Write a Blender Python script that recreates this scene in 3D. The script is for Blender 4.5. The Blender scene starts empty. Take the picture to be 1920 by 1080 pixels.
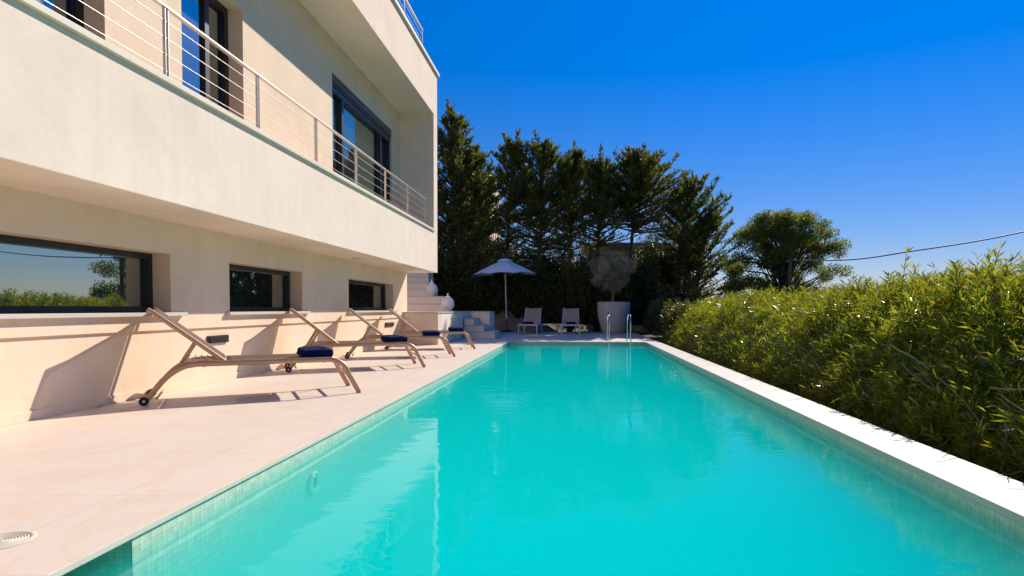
import bpy, math, random
import numpy as np
from mathutils import Vector, Matrix
R = math.radians
H = 0.95          # eye height above the deck, metres; plan dimensions below are multiples of it
sc = bpy.context.scene
col = sc.collection

# ------------------------------------------------------------------ camera
cd = bpy.data.cameras.new('camera'); cam = bpy.data.objects.new('camera', cd); col.objects.link(cam)
cam.location = (0, 0, H)
cam.rotation_mode = 'XYZ'
PITCH, ROLL = 1.8, 0.25
cam.matrix_world = Matrix.Translation((0, 0, H)) @ Matrix.Rotation(R(90 - PITCH), 4, 'X') @ Matrix.Rotation(R(ROLL), 4, 'Z')
cd.sensor_width = 36; cd.lens = 36 * 1150 / 1920
cd.shift_x = -115 / 1920; cd.shift_y = (75) / 1920
cd.clip_start = 0.05; cd.clip_end = 3000
sc.camera = cam

# ------------------------------------------------------------------ light
SUN_DIR = Vector((1.0, 1.62, 1.27)).normalized()     # towards the sun
elev = math.asin(SUN_DIR.z); azim = math.atan2(SUN_DIR.x, SUN_DIR.y)
w = bpy.data.worlds.new("World"); sc.world = w; w.use_nodes = True
nt = w.node_tree; nt.nodes.clear()
sky = nt.nodes.new('ShaderNodeTexSky'); sky.sky_type = 'NISHITA'; sky.sun_disc = False
sky.sun_elevation = elev; sky.sun_rotation = azim
sky.altitude = 300; sky.air_density = 1.0; sky.dust_density = 0.0; sky.ozone_density = 6.0
hs = nt.nodes.new('ShaderNodeHueSaturation'); hs.inputs['Saturation'].default_value = 1.22; hs.inputs['Value'].default_value = 1.0
bg = nt.nodes.new('ShaderNodeBackground'); bg.inputs['Strength'].default_value = 0.10
wo = nt.nodes.new('ShaderNodeOutputWorld')
wb = nt.nodes.new('ShaderNodeMix'); wb.data_type = 'RGBA'; wb.blend_type = 'MULTIPLY'; wb.inputs[0].default_value = 1.0
wtc = nt.nodes.new('ShaderNodeTexCoord'); wsp = nt.nodes.new('ShaderNodeSeparateXYZ'); nt.links.new(wtc.outputs['Generated'], wsp.inputs[0])
wrp = nt.nodes.new('ShaderNodeValToRGB'); nt.links.new(wsp.outputs[2], wrp.inputs[0])      # colour of the clear winter sky by elevation
for e_, (p_, c_) in zip(wrp.color_ramp.elements, ((0.0, (.54, .43, .45)), (0.48, (.62, .72, .95)))): e_.position = p_; e_.color = (*c_, 1)
nt.links.new(wrp.outputs[0], wb.inputs[7])
nt.links.new(sky.outputs[0], wb.inputs[6]); nt.links.new(wb.outputs[2], hs.inputs['Color']); nt.links.new(hs.outputs[0], bg.inputs[0]); nt.links.new(bg.outputs[0], wo.inputs[0])
sl = bpy.data.lights.new('sun', 'SUN'); sl.energy = 4.0; sl.angle = R(0.53); sl.color = (1.0, 0.915, 0.80)
sun = bpy.data.objects.new('sun', sl); col.objects.link(sun)
sun.rotation_euler = SUN_DIR.to_track_quat('Z', 'Y').to_euler()
sun.location = (10, 20, 30)
sc.view_settings.view_transform = 'Standard'; sc.view_settings.look = 'None'
sc.view_settings.exposure = 0.60; sc.view_settings.gamma = 1
sc.cycles.use_denoising = True
sc.cycles.max_bounces = 14; sc.cycles.diffuse_bounces = 5; sc.cycles.glossy_bounces = 4
sc.cycles.transmission_bounces = 6; sc.cycles.transparent_max_bounces = 12; sc.cycles.volume_bounces = 10
sc.cycles.caustics_reflective = False; sc.cycles.caustics_refractive = False
sc.cycles.sample_clamp_indirect = 6

# ------------------------------------------------------------------ materials
def mat(name, color=(.5, .5, .5), rough=.6, metal=0, spec=.5):
    m = bpy.data.materials.new(name); m.use_nodes = True
    b = m.node_tree.nodes['Principled BSDF']
    b.inputs['Base Color'].default_value = (*color, 1); b.inputs['Roughness'].default_value = rough
    b.inputs['Metallic'].default_value = metal; b.inputs['Specular IOR Level'].default_value = spec
    return m
def N(m, t, **kw):
    n = m.node_tree.nodes.new(t)
    for k, v in kw.items():
        if k in n.inputs: n.inputs[k].default_value = v
        else: setattr(n, k, v)
    return n
def L(m, a, b): m.node_tree.links.new(a, b)
def BS(m): return m.node_tree.nodes['Principled BSDF']
def obj_co(m, scale=(1, 1, 1)):
    t = N(m, 'ShaderNodeTexCoord'); mp = N(m, 'ShaderNodeMapping'); mp.inputs['Scale'].default_value = scale
    L(m, t.outputs['Object'], mp.inputs['Vector']); return mp.outputs[0]
def ramp(m, fac, stops):
    r = N(m, 'ShaderNodeValToRGB'); e = r.color_ramp.elements
    while len(e) < len(stops): e.new(.5)
    for i, (p, c) in enumerate(stops):
        e[i].position = p; e[i].color = (*c, 1)
    L(m, fac, r.inputs[0]); return r.outputs[0]
def noise(m, co, scale, detail=4, rough=.6, dist=0):
    n = N(m, 'ShaderNodeTexNoise'); n.inputs['Scale'].default_value = scale; n.inputs['Detail'].default_value = detail
    n.inputs['Roughness'].default_value = rough; n.inputs['Distortion'].default_value = dist
    L(m, co, n.inputs['Vector']); return n.outputs['Fac']
def bump(m, h, strength=.3, dist=.01):
    b = N(m, 'ShaderNodeBump'); b.inputs['Strength'].default_value = strength; b.inputs['Distance'].default_value = dist
    L(m, h, b.inputs['Height']); L(m, b.outputs[0], BS(m).inputs['Normal'])
def mixc(m, fac, a, b, blend='MIX'):
    x = N(m, 'ShaderNodeMix', data_type='RGBA', blend_type=blend)
    for s, v in ((0, fac), (6, a), (7, b)):
        if hasattr(v, 'is_output') or isinstance(v, bpy.types.NodeSocket): L(m, v, x.inputs[s])
        else: x.inputs[s].default_value = v if s == 0 else (*v, 1)
    return x.outputs[2]

def plaster(name, c):
    m = mat(name, c, .9, 0, .15); co = obj_co(m)
    c1 = ramp(m, noise(m, co, 1.3, 6, .65, .4), [(.3, tuple(v * .93 for v in c)), (.7, tuple(min(1, v * 1.05) for v in c))])
    c2 = ramp(m, noise(m, co, 14, 5, .7), [(.3, (.95, .945, .935)), (.7, (1.0, 1.0, 1.0))])
    streak = ramp(m, noise(m, obj_co(m, (6, 6, .7)), 1.2, 5, .6), [(.33, (.965, .96, .95)), (.62, (1, 1, 1))])
    cc = mixc(m, 1.0, mixc(m, 1.0, c1, c2, 'MULTIPLY'), streak, 'MULTIPLY')
    L(m, cc, BS(m).inputs['Base Color'])
    mx = N(m, 'ShaderNodeMath', operation='ADD'); L(m, noise(m, co, 5, 8, .7, .6), mx.inputs[0]); L(m, noise(m, co, 60, 3, .6), mx.inputs[1])
    bump(m, mx.outputs[0], .10, .010)
    return m
M = {}
M['plaster'] = plaster('plaster', (.90, .70, .515))
M['plaster_white'] = plaster('plaster_white', (.92, .75, .605))
def stone(name, c, vein=.5, joint=None):
    m = mat(name, c, .62, 0, .35); co = obj_co(m)
    base = ramp(m, noise(m, co, .9, 6, .6, .8), [(.3, tuple(v * .94 for v in c)), (.72, tuple(min(.95, v * 1.05) for v in c))])
    vn = noise(m, obj_co(m, (1.0, .45, 1)), 2.3, 8, .6, 2.2)
    vmask = ramp(m, vn, [(.52, (0, 0, 0)), (.60, (vein, vein, vein)), (.66, (0, 0, 0))])
    c2 = mixc(m, vmask, base, (c[0] * .97, c[1] * .80, c[2] * .62))
    speck = ramp(m, noise(m, co, 55, 2, .5), [(.27, (.72, .66, .6)), (.31, (1, 1, 1))])
    c3 = mixc(m, 1.0, c2, speck, 'MULTIPLY')
    if joint:
        sx, sy, ox, oy = joint
        sp = N(m, 'ShaderNodeSeparateXYZ'); tc = N(m, 'ShaderNodeTexCoord'); L(m, tc.outputs['Object'], sp.inputs[0])
        outs = []
        for k, (s, o) in enumerate(((sx, ox), (sy, oy))):
            a = N(m, 'ShaderNodeMath', operation='SUBTRACT'); L(m, sp.outputs[k], a.inputs[0]); a.inputs[1].default_value = o
            p = N(m, 'ShaderNodeMath', operation='PINGPONG'); L(m, a.outputs[0], p.inputs[0]); p.inputs[1].default_value = s / 2
            l = N(m, 'ShaderNodeMath', operation='LESS_THAN'); L(m, p.outputs[0], l.inputs[0]); l.inputs[1].default_value = .0022
            outs.append(l.outputs[0])
        mx = N(m, 'ShaderNodeMath', operation='MAXIMUM'); L(m, outs[0], mx.inputs[0]); L(m, outs[1], mx.inputs[1])
        sc_ = N(m, 'ShaderNodeMath', operation='MULTIPLY'); L(m, mx.outputs[0], sc_.inputs[0]); sc_.inputs[1].default_value = .7
        c3 = mixc(m, sc_.outputs[0], c3, (c[0] * .72, c[1] * .62, c[2] * .5))
    L(m, c3, BS(m).inputs['Base Color'])
    bump(m, noise(m, co, 30, 6, .65), .12, .005)
    return m
M['deck'] = stone('deck_stone', (.745, .625, .52), .38, (.92, .92, -2.41 * H, .3))
M['coping'] = stone('coping_stone', (.62, .555, .50), .10)
M['cap'] = stone('cap_stone', (.72, .64, .50), .2)
def tiles(name, c):
    m = mat(name, c, .25, 0, .5)
    tc = N(m, 'ShaderNodeTexCoord'); sp = N(m, 'ShaderNodeSeparateXYZ'); L(m, tc.outputs['Object'], sp.inputs[0])
    ls = []
    for k in range(3):
        a = N(m, 'ShaderNodeMath', operation='ADD'); L(m, sp.outputs[k], a.inputs[0]); a.inputs[1].default_value = (.0, .011, .0071)[k]
        p = N(m, 'ShaderNodeMath', operation='PINGPONG'); L(m, a.outputs[0], p.inputs[0]); p.inputs[1].default_value = .018
        l = N(m, 'ShaderNodeMath', operation='LESS_THAN'); L(m, p.outputs[0], l.inputs[0]); l.inputs[1].default_value = .0011
        g = N(m, 'ShaderNodeNewGeometry'); gs = N(m, 'ShaderNodeSeparateXYZ'); L(m, g.outputs['Normal'], gs.inputs[0])
        ab = N(m, 'ShaderNodeMath', operation='ABSOLUTE'); L(m, gs.outputs[k], ab.inputs[0])
        lt = N(m, 'ShaderNodeMath', operation='LESS_THAN'); L(m, ab.outputs[0], lt.inputs[0]); lt.inputs[1].default_value = .5
        mu = N(m, 'ShaderNodeMath', operation='MULTIPLY'); L(m, l.outputs[0], mu.inputs[0]); L(m, lt.outputs[0], mu.inputs[1])
        ls.append(mu.outputs[0])
    m1 = N(m, 'ShaderNodeMath', operation='MAXIMUM'); L(m, ls[0], m1.inputs[0]); L(m, ls[1], m1.inputs[1])
    m2 = N(m, 'ShaderNodeMath', operation='MAXIMUM'); L(m, m1.outputs[0], m2.inputs[0]); L(m, ls[2], m2.inputs[1])
    sn = N(m, 'ShaderNodeVectorMath', operation='SNAP'); L(m, tc.outputs['Object'], sn.inputs[0]); sn.inputs[1].default_value = (.036, .036, .036)
    wn = N(m, 'ShaderNodeTexWhiteNoise'); L(m, sn.outputs[0], wn.inputs[0])
    base = ramp(m, wn.outputs[0], [(0, tuple(v * .86 for v in c)), (1, tuple(min(1, v * 1.08) for v in c))])
    L(m, mixc(m, m2.outputs[0], base, (.22, .40, .35)), BS(m).inputs['Base Color'])
    return m
M['tile'] = tiles('pool_mosaic', (.60, .66, .50))
M['grout'] = mat('grey_joint', (.12, .2, .17), .8)
def simple(name, c, rough, metal=0, spec=.5, var=.08, bs=0, bscale=40):
    m = mat(name, c, rough, metal, spec); co = obj_co(m)
    L(m, ramp(m, noise(m, co, 7, 5, .6), [(.3, tuple(v * (1 - var) for v in c)), (.7, tuple(min(1, v * (1 + var)) for v in c))]), BS(m).inputs['Base Color'])
    if bs: bump(m, noise(m, co, bscale, 4, .6), bs, .004)
    return m
M['frame_dark'] = simple('dark_aluminium', (.030, .024, .022), .38, .3, .5)
M['door_dark'] = simple('grey_aluminium', (.045, .05, .055), .35, .4, .5)
M['steel'] = simple('brushed_steel', (.66, .61, .56), .36, .8, .5, .05)
M['wire'] = simple('steel_wire', (.42, .36, .30), .4, .9)
M['chrome'] = simple('polished_steel', (.75, .76, .78), .08, 1, .5, .03)
M['lounger_frame'] = simple('champagne_aluminium', (.56, .325, .185), .42, .25, .5, .05)
M['lounger_bolt'] = simple('pale_bolt', (.72, .62, .5), .35, .6)
M['rubber'] = simple('black_rubber', (.012, .012, .012), .6)
M['hub'] = simple('grey_hub', (.3, .28, .26), .5)
M['white_paint'] = simple('white_paint', (.72, .7, .68), .5)
M['navy'] = simple('navy_cotton', (.008, .012, .07), .95, 0, .1, .25, .6, 260)
M['pot'] = simple('clay_grey_pot', (.66, .47, .36), .55, 0, .4, .05, .1)
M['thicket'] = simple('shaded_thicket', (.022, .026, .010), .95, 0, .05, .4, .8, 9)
M['soil'] = simple('soil', (.10, .07, .045), .95, 0, .1, .3, .6, 12)
M['earth'] = simple('earth_bank', (.30, .19, .12), .95, 0, .1, .35, .8, 6)
M['ground'] = simple('dry_ground', (.13, .11, .06), .95, 0, .1, .35, .5, 3)
M['bark'] = simple('bark', (.10, .065, .045), .9, 0, .2, .4, .8, 22)
M['bark_pale'] = simple('olive_bark', (.24, .18, .13), .9, 0, .2, .3, .7, 30)
M['wood_pole'] = simple('weathered_pole', (.14, .11, .07), .85, 0, .2, .3, .4, 30)
M['cable'] = simple('black_cable', (.015, .015, .017), .5)
M['canvas'] = simple('parasol_canvas', (.88, .86, .86), .85, 0, .2, .03)
M['wicker'] = simple('white_wicker', (.88, .85, .82), .6, 0, .3, .05, .5, 120)
M['concrete'] = simple('concrete', (.30, .26, .22), .9, 0, .2, .15, .3, 20)
M['rail_white'] = simple('white_railing', (.75, .73, .70), .5)
M['plastic'] = simple('cream_plastic', (.80, .76, .66), .4, 0, .5, .04)
M['black_hole'] = simple('dark_gap', (.02, .02, .018), .9)
# woven sling: lets a little light through
def sling(name, c):
    m = mat(name, c, .75, 0, .25); co = obj_co(m)
    wv = N(m, 'ShaderNodeTexWave'); wv.inputs['Scale'].default_value = 60; L(m, co, wv.inputs['Vector'])
    wv2 = N(m, 'ShaderNodeTexWave', bands_direction='Y'); wv2.inputs['Scale'].default_value = 60; L(m, co, wv2.inputs['Vector'])
    mu = N(m, 'ShaderNodeMath', operation='MULTIPLY'); L(m, wv.outputs['Fac'], mu.inputs[0]); L(m, wv2.outputs['Fac'], mu.inputs[1])
    L(m, ramp(m, mu.outputs[0], [(0, tuple(v * .72 for v in c)), (1, tuple(v * 1.15 for v in c))]), BS(m).inputs['Base Color'])
    tr = N(m, 'ShaderNodeBsdfTransparent'); mx = N(m, 'ShaderNodeMixShader'); mx.inputs[0].default_value = .30
    out = m.node_tree.nodes['Material Output']
    L(m, BS(m).outputs[0], mx.inputs[1]); L(m, tr.outputs[0], mx.inputs[2]); L(m, mx.outputs[0], out.inputs[0])
    return m
M['sling'] = sling('taupe_sling', (.20, .155, .12))
M['sling_pale'] = sling('sand_sling', (.85, .55, .40))
# glass panes: sun control glass, mirror like
def glass(name, tint, fac, dark):
    m = mat(name, dark, .3, 0, .5)
    gl = N(m, 'ShaderNodeBsdfGlossy'); gl.inputs['Color'].default_value = (*tint, 1); gl.inputs['Roughness'].default_value = .004
    fr = N(m, 'ShaderNodeLayerWeight'); fr.inputs['Blend'].default_value = .35
    mr = N(m, 'ShaderNodeMapRange'); L(m, fr.outputs['Facing'], mr.inputs['Value']); mr.inputs['To Min'].default_value = fac; mr.inputs['To Max'].default_value = .97
    mx = N(m, 'ShaderNodeMixShader'); L(m, mr.outputs[0], mx.inputs[0]); L(m, BS(m).outputs[0], mx.inputs[1]); L(m, gl.outputs[0], mx.inputs[2])
    L(m, mx.outputs[0], m.node_tree.nodes['Material Output'].inputs[0])
    return m
M['glass'] = glass('reflective_glass', (.55, .66, .64), .55, (.015, .018, .018))
M['glass_door'] = glass('door_glass', (.50, .60, .52), .5, (.05, .06, .045))
# leaves
def leaf(name, stops, trans=.35, rough=.4, spec=.5, tcol=None):
    m = mat(name, (.1, .1, .05), rough, 0, spec)
    g = N(m, 'ShaderNodeNewGeometry')
    c = ramp(m, g.outputs['Random Per Island'], stops)
    big = ramp(m, noise(m, obj_co(m), 1.4, 3, .6), [(.35, (.62, .66, .6)), (.65, (1.15, 1.1, 1.0))])
    c = mixc(m, 1.0, c, big, 'MULTIPLY')
    L(m, c, BS(m).inputs['Base Color'])
    t = N(m, 'ShaderNodeBsdfTranslucent')
    L(m, mixc(m, 1.0, c, tcol or (1.6, 1.5, .6), 'MULTIPLY'), t.inputs[0])
    mx = N(m, 'ShaderNodeMixShader'); mx.inputs[0].default_value = trans
    L(m, BS(m).outputs[0], mx.inputs[1]); L(m, t.outputs[0], mx.inputs[2])
    L(m, mx.outputs[0], m.node_tree.nodes['Material Output'].inputs[0])
    return m
M['oleander'] = leaf('oleander_leaf', [(0, (.11, .16, .022)), (.45, (.20, .25, .026)), (.85, (.33, .34, .03)), (1, (.48, .34, .07))], .5, .30, .7)
M['cypress'] = leaf('cypress_spray', [(0, (.08, .12, .035)), (.55, (.125, .165, .04)), (.88, (.20, .185, .04)), (1, (.30, .17, .06))], .45, .5, .3)
M['pine'] = leaf('pine_needles', [(0, (.10, .15, .04)), (.6, (.17, .22, .055)), (1, (.28, .27, .08))], .5, .5, .3)
M['shrub'] = leaf('dark_shrub_leaf', [(0, (.05, .07, .018)), (.6, (.09, .11, .025)), (.9, (.17, .14, .04)), (1, (.38, .19, .07))], .35, .35, .5)
M['olive'] = leaf('olive_leaf', [(0, (.38, .36, .22)), (.5, (.52, .47, .33)), (.8, (.66, .56, .42)), (1, (.66, .42, .34))], .4, .5, .3, (1.2, 1.1, .9))
M['flower'] = leaf('red_bracts', [(0, (.20, .015, .03)), (1, (.35, .04, .05))], .3, .5, .3, (1.2, .8, .8))
# water
def water_mat():
    m = bpy.data.materials.new('pool_water'); m.use_nodes = True
    nt = m.node_tree; nt.nodes.clear()
    out = nt.nodes.new('ShaderNodeOutputMaterial')
    tr = N(m, 'ShaderNodeBsdfTransparent'); tr.inputs[0].default_value = (.90, .98, .96, 1)
    gl = N(m, 'ShaderNodeBsdfGlossy'); gl.inputs['Roughness'].default_value = .02; gl.inputs['Color'].default_value = (.85, .85, .85, 1)
    lw = N(m, 'ShaderNodeLayerWeight'); lw.inputs['Blend'].default_value = .5
    pw = N(m, 'ShaderNodeMath', operation='POWER'); L(m, lw.outputs['Facing'], pw.inputs[0]); pw.inputs[1].default_value = 5.0
    fr = N(m, 'ShaderNodeMath', operation='MULTIPLY_ADD'); L(m, pw.outputs[0], fr.inputs[0]); fr.inputs[1].default_value = .78; fr.inputs[2].default_value = .008
    c1 = obj_co(m, (1.0, 1.6, 1)); n1 = noise(m, c1, 2.2, 3, .5, .3)
    c2 = obj_co(m, (5.0, 9.0, 1)); n2 = noise(m, c2, 2.4, 4, .55, .4)
    mk = ramp(m, noise(m, obj_co(m, (.5, .35, 1)), .9, 2, .5), [(.42, (.12, .12, .12)), (.62, (1, 1, 1))])
    mu = N(m, 'ShaderNodeMath', operation='MULTIPLY'); L(m, n2, mu.inputs[0]); L(m, mk, mu.inputs[1])
    m3 = N(m, 'ShaderNodeMath', operation='MULTIPLY_ADD'); L(m, mu.outputs[0], m3.inputs[0]); m3.inputs[1].default_value = .16; L(m, n1, m3.inputs[2])
    b = N(m, 'ShaderNodeBump'); b.inputs['Strength'].default_value = .35; b.inputs['Distance'].default_value = .010; L(m, m3.outputs[0], b.inputs['Height'])
    L(m, b.outputs[0], gl.inputs['Normal']); L(m, b.outputs[0], lw.inputs['Normal'])
    mx = N(m, 'ShaderNodeMixShader'); L(m, fr.outputs[0], mx.inputs[0]); L(m, tr.outputs[0], mx.inputs[1]); L(m, gl.outputs[0], mx.inputs[2])
    L(m, mx.outputs[0], out.inputs['Surface'])
    v = N(m, 'ShaderNodeVolumePrincipled'); v.inputs['Color'].default_value = (.002, .73, .715, 1); v.inputs['Density'].default_value = 1.6
    v.inputs['Anisotropy'].default_value = 0.0; v.inputs['Absorption Color'].default_value = (.02, .66, .70, 1)
    L(m, v.outputs[0], out.inputs['Volume'])
    return m
M['water'] = water_mat()

# ------------------------------------------------------------------ mesh helpers
class MB:
    def __init__(s): s.v = []; s.f = []; s.sm = []
    def add(s, vs, fs, smooth=False):
        o = len(s.v); s.v += [tuple(v) for v in vs]; s.f += [tuple(i + o for i in f) for f in fs]; s.sm += [smooth] * len(fs)
        return s
    def box(s, x0, x1, y0, y1, z0, z1):
        x0, x1 = sorted((x0, x1)); y0, y1 = sorted((y0, y1)); z0, z1 = sorted((z0, z1))
        v = [(x0, y0, z0), (x1, y0, z0), (x1, y1, z0), (x0, y1, z0), (x0, y0, z1), (x1, y0, z1), (x1, y1, z1), (x0, y1, z1)]
        return s.add(v, [(0, 3, 2, 1), (4, 5, 6, 7), (0, 1, 5, 4), (1, 2, 6, 5), (2, 3, 7, 6), (3, 0, 4, 7)])
    def prism(s, poly, z0, z1):      # poly counter clockwise in plan
        n = len(poly)
        v = [(x, y, z0) for x, y in poly] + [(x, y, z1) for x, y in poly]
        return s.add(v, [tuple(range(n - 1, -1, -1)), tuple(range(n, 2 * n))] + [(i, (i + 1) % n, n + (i + 1) % n, n + i) for i in range(n)])
    def quad(s, a, b, c, d): return s.add([a, b, c, d], [(0, 1, 2, 3)])
    def tube(s, pts, r, n=8, caps=True, closed=False, flat=None):
        pts = [Vector(p) for p in pts]; rr = r if isinstance(r, (list, tuple)) else [r] * len(pts)
        rings = []; up = None
        for i, p in enumerate(pts):
            if closed: t = pts[(i + 1) % len(pts)] - pts[i - 1]
            else: t = pts[min(i + 1, len(pts) - 1)] - pts[max(i - 1, 0)]
            t.normalize()
            if up is None:
                up = Vector((0, 0, 1)) if abs(t.z) < .9 else Vector((0, 1, 0))
            a = t.cross(up).normalized(); b = a.cross(t).normalized(); up = b
            ring = []
            for k in range(n):
                an = 2 * math.pi * (k + .5) / n
                ca, sa = math.cos(an), math.sin(an)
                if flat: ca, sa = ca * flat[0], sa * flat[1]
                ring.append(p + (a * ca + b * sa) * rr[i])
            rings.append(ring)
        vs = [q for g in rings for q in g]; m = len(rings); fs = []
        for i in range(m if closed else m - 1):
            j = (i + 1) % m
            for k in range(n):
                fs.append((i * n + k, i * n + (k + 1) % n, j * n + (k + 1) % n, j * n + k))
        s.add(vs, fs, n > 5)
        if caps and not closed:
            s.add(rings[0], [tuple(range(n))]); s.add(rings[-1], [tuple(range(n - 1, -1, -1))])
        return s
    def lathe(s, prof, n=32, c=(0, 0, 0), smooth=True, cap=False):
        vs = [(c[0] + r * math.cos(2 * math.pi * k / n), c[1] + r * math.sin(2 * math.pi * k / n), c[2] + z) for r, z in prof for k in range(n)]
        fs = [(i * n + k, i * n + (k + 1) % n, (i + 1) * n + (k + 1) % n, (i + 1) * n + k) for i in range(len(prof) - 1) for k in range(n)]
        s.add(vs, fs, smooth)
        if cap: s.add([vs[(len(prof) - 1) * n + k] for k in range(n)], [tuple(range(n))])
        return s
    def build(s, name, m, parent=None, bevel=0, loc=None):
        me = bpy.data.meshes.new(name); me.from_pydata(s.v, [], s.f)
        me.polygons.foreach_set('use_smooth', s.sm); me.materials.append(m); me.update()
        o = bpy.data.objects.new(name, me); col.objects.link(o); o.parent = parent
        if loc: o.location = loc
        if bevel:
            b = o.modifiers.new('bevel', 'BEVEL'); b.width = bevel; b.segments = 2; b.limit_method = 'ANGLE'; b.angle_limit = R(40)
        return o
def np_mesh(name, verts, quads, m, parent=None):
    me = bpy.data.meshes.new(name); nv, nf = len(verts), len(quads); k = quads.shape[1]
    me.vertices.add(nv); me.vertices.foreach_set('co', np.ascontiguousarray(verts, dtype=np.float32).ravel())
    me.loops.add(nf * k); me.loops.foreach_set('vertex_index', np.ascontiguousarray(quads, dtype=np.int32).ravel())
    me.polygons.add(nf); me.polygons.foreach_set('loop_start', np.arange(0, nf * k, k, dtype=np.int32))
    me.update(calc_edges=True); me.materials.append(m)
    o = bpy.data.objects.new(name, me); col.objects.link(o); o.parent = parent
    return o
def tag(o, label=None, cat=None, group=None, kind=None):
    if label: o['label'] = label
    if cat: o['category'] = cat
    if group: o['group'] = group
    if kind: o['kind'] = kind
    return o
def empty(name, loc=(0, 0, 0), rz=0):
    o = bpy.data.objects.new(name, None); col.objects.link(o); o.location = loc; o.rotation_euler = (0, 0, rz); return o
def kids(o): return [c for c in bpy.data.objects if c.parent == o]
def copy_tree(o, parent=None):
    c = o.copy(); col.objects.link(c); c.parent = parent
    for ch in kids(o): copy_tree(ch, c)
    return c
rng = np.random.default_rng(7)
def leaves_mesh(name, base, d, length, width, m, parent=None, fold=.35, droop=0.0):
    """one kite shaped, folded leaf (2 quads sharing the midrib) per base point"""
    n = len(base); d = d / np.linalg.norm(d, axis=1, keepdims=True)
    r = rng.normal(size=(n, 3)); a = np.cross(d, r); a /= np.linalg.norm(a, axis=1, keepdims=True) + 1e-9
    nn = np.cross(a, d); Lh = np.reshape(length, (-1, 1)); W = np.reshape(width, (-1, 1))
    mid = base + d * Lh * .45
    tip = base + d * Lh + np.array([0, 0, -1.0]) * Lh * droop
    l = mid + a * W * .5 + nn * W * fold; rr_ = mid - a * W * .5 + nn * W * fold
    v = np.stack([base, l, tip, rr_], 1).reshape(-1, 3)
    i = np.arange(n)[:, None] * 4
    f = np.concatenate([i + np.array([[0, 1, 2]]), i + np.array([[0, 2, 3]])], 0)
    return np_mesh(name, v, f, m, parent)

# ------------------------------------------------------------------ ground, deck, pool
PXL, PXR, PY0, PY1, PZ = -1.968 * H, 2.205 * H, -3.2, 18.6 * H, -1.35
WZ = -.092 * H
def ground():
    b = MB(); X0, X1, Y0, Y1, z = -5.6 * H, 2.62 * H, -4.4, 27.5 * H, -.35
    B = 1500
    b.quad((-B, -B, z), (X0, -B, z), (X0, B, z), (-B, B, z)); b.quad((X1, -B, z), (B, -B, z), (B, B, z), (X1, B, z))
    b.quad((X0, -B, z), (X1, -B, z), (X1, Y0, z), (X0, Y0, z)); b.quad((X0, Y1, z), (X1, Y1, z), (X1, B, z), (X0, B, z))
    tag(b.build('ground', M['ground']), kind='structure')
ground()
def deck():
    b = MB(); T = .03 * H; e = PXL + .016 * H; zb = -.34
    b.box(-5.3 * H, e, -4.4, 18.585 * H, -T, 0)                # house side paving, its edge is the pool coping
    b.box(-5.3 * H, 2.614 * H, 18.585 * H, 26.4 * H, -T, 0)    # paving behind the pool
    tag(b.build('deck', M['deck'], bevel=.003), kind='structure')
    c = MB(); c.box(PXR - .016 * H, 2.614 * H, -4.4, 18.58 * H, -.042 * H, .002)
    tag(c.build('pool_coping', M['coping'], bevel=.004), kind='structure')
deck()
def pool():
    b = MB(); zt = -.0302 * H; nx = PXL - .42 * H; ny = 2.71 * H
    q = b.quad
    q((PXL, ny, zt), (PXL, ny, PZ), (PXL, PY1, PZ), (PXL, PY1, zt))            # left wall (faces +x)
    q((nx, ny, zt), (nx, ny, PZ), (PXL, ny, PZ), (PXL, ny, zt))                # face of the step niche
    q((nx, PY0, zt), (nx, PY0, PZ), (nx, ny, PZ), (nx, ny, zt))
    q((PXR, PY1, zt - .012 * H), (PXR, PY1, PZ), (PXR, PY0, PZ), (PXR, PY0, zt - .012 * H))
    q((PXL, PY1, zt), (PXL, PY1, PZ), (PXR, PY1, PZ), (PXR, PY1, zt))
    q((PXR, PY0, zt), (PXR, PY0, PZ), (nx, PY0, PZ), (nx, PY0, zt))
    q((nx, PY0, PZ), (PXR, PY0, PZ), (PXR, PY1, PZ), (nx, PY1, PZ))
    b.box(nx + .002, PXL + .10, PY0 + .01, ny - .002, PZ + .002, -.30)           # submerged entry ledge
    tag(b.build('pool_basin', M['tile']), kind='structure')
    wt = MB(); wt.box(nx + .0005, PXR - .0005, PY0 + .0005, PY1 - .0005, PZ + .0008, WZ)
    tag(wt.build('pool_water', M['water']), kind='structure')
    # earth retaining body outside the basin so that no light leaks in
    s = MB(); s.box(PXR + .004, 2.60 * H, -4.3, 18.6 * H, -1.6, -.046 * H)
    s.box(-5.3 * H, nx - .004, -4.3, PY1, -1.6, -.033 * H); s.box(-5.3 * H, 2.60 * H, PY1 + .004, 26.3 * H, -1.6, -.033 * H)
    s.box(nx, PXL - .004, ny + .004, PY1, -1.6, -.033 * H)
    tag(s.build('deck_foundation', M['concrete']), kind='structure')
pool()
# return jet, skimmer lid
j = MB(); th = [2 * math.pi * k / 28 for k in range(28)]
for rad, tr in ((.070, .013), (.050, .010)):
    j.tube([(0, rad * math.cos(a), rad * math.sin(a)) for a in th], tr, 8, closed=True)
jet = j.build('pool_jet', M['plastic'], loc=(PXL + .012, 4.60 * H, -.325 * H))
hole = MB(); hole.add([(.002, 0, 0)] + [(.002, .044 * math.cos(a), .044 * math.sin(a)) for a in th], [(0, k + 1, (k + 1) % 28 + 1) for k in range(28)])
hole.build('nozzle', M['black_hole'], jet)
tag(jet, 'round cream return jet set in the left pool wall under water', 'pool jet')
lid = MB(); lid.lathe([(0, .004)] + [(r0, z0) for k in range(9) for r0, z0 in ((.008 + k * .0095, .004), (.0095 + k * .0095, .0015), (.0125 + k * .0095, .0015), (.014 + k * .0095, .004))] + [(.104, .005), (.112, .0005)], 40)
lo = lid.build('skimmer_lid', M['cap'], loc=(-2.43 * H, 2.58 * H, .0008))
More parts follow.
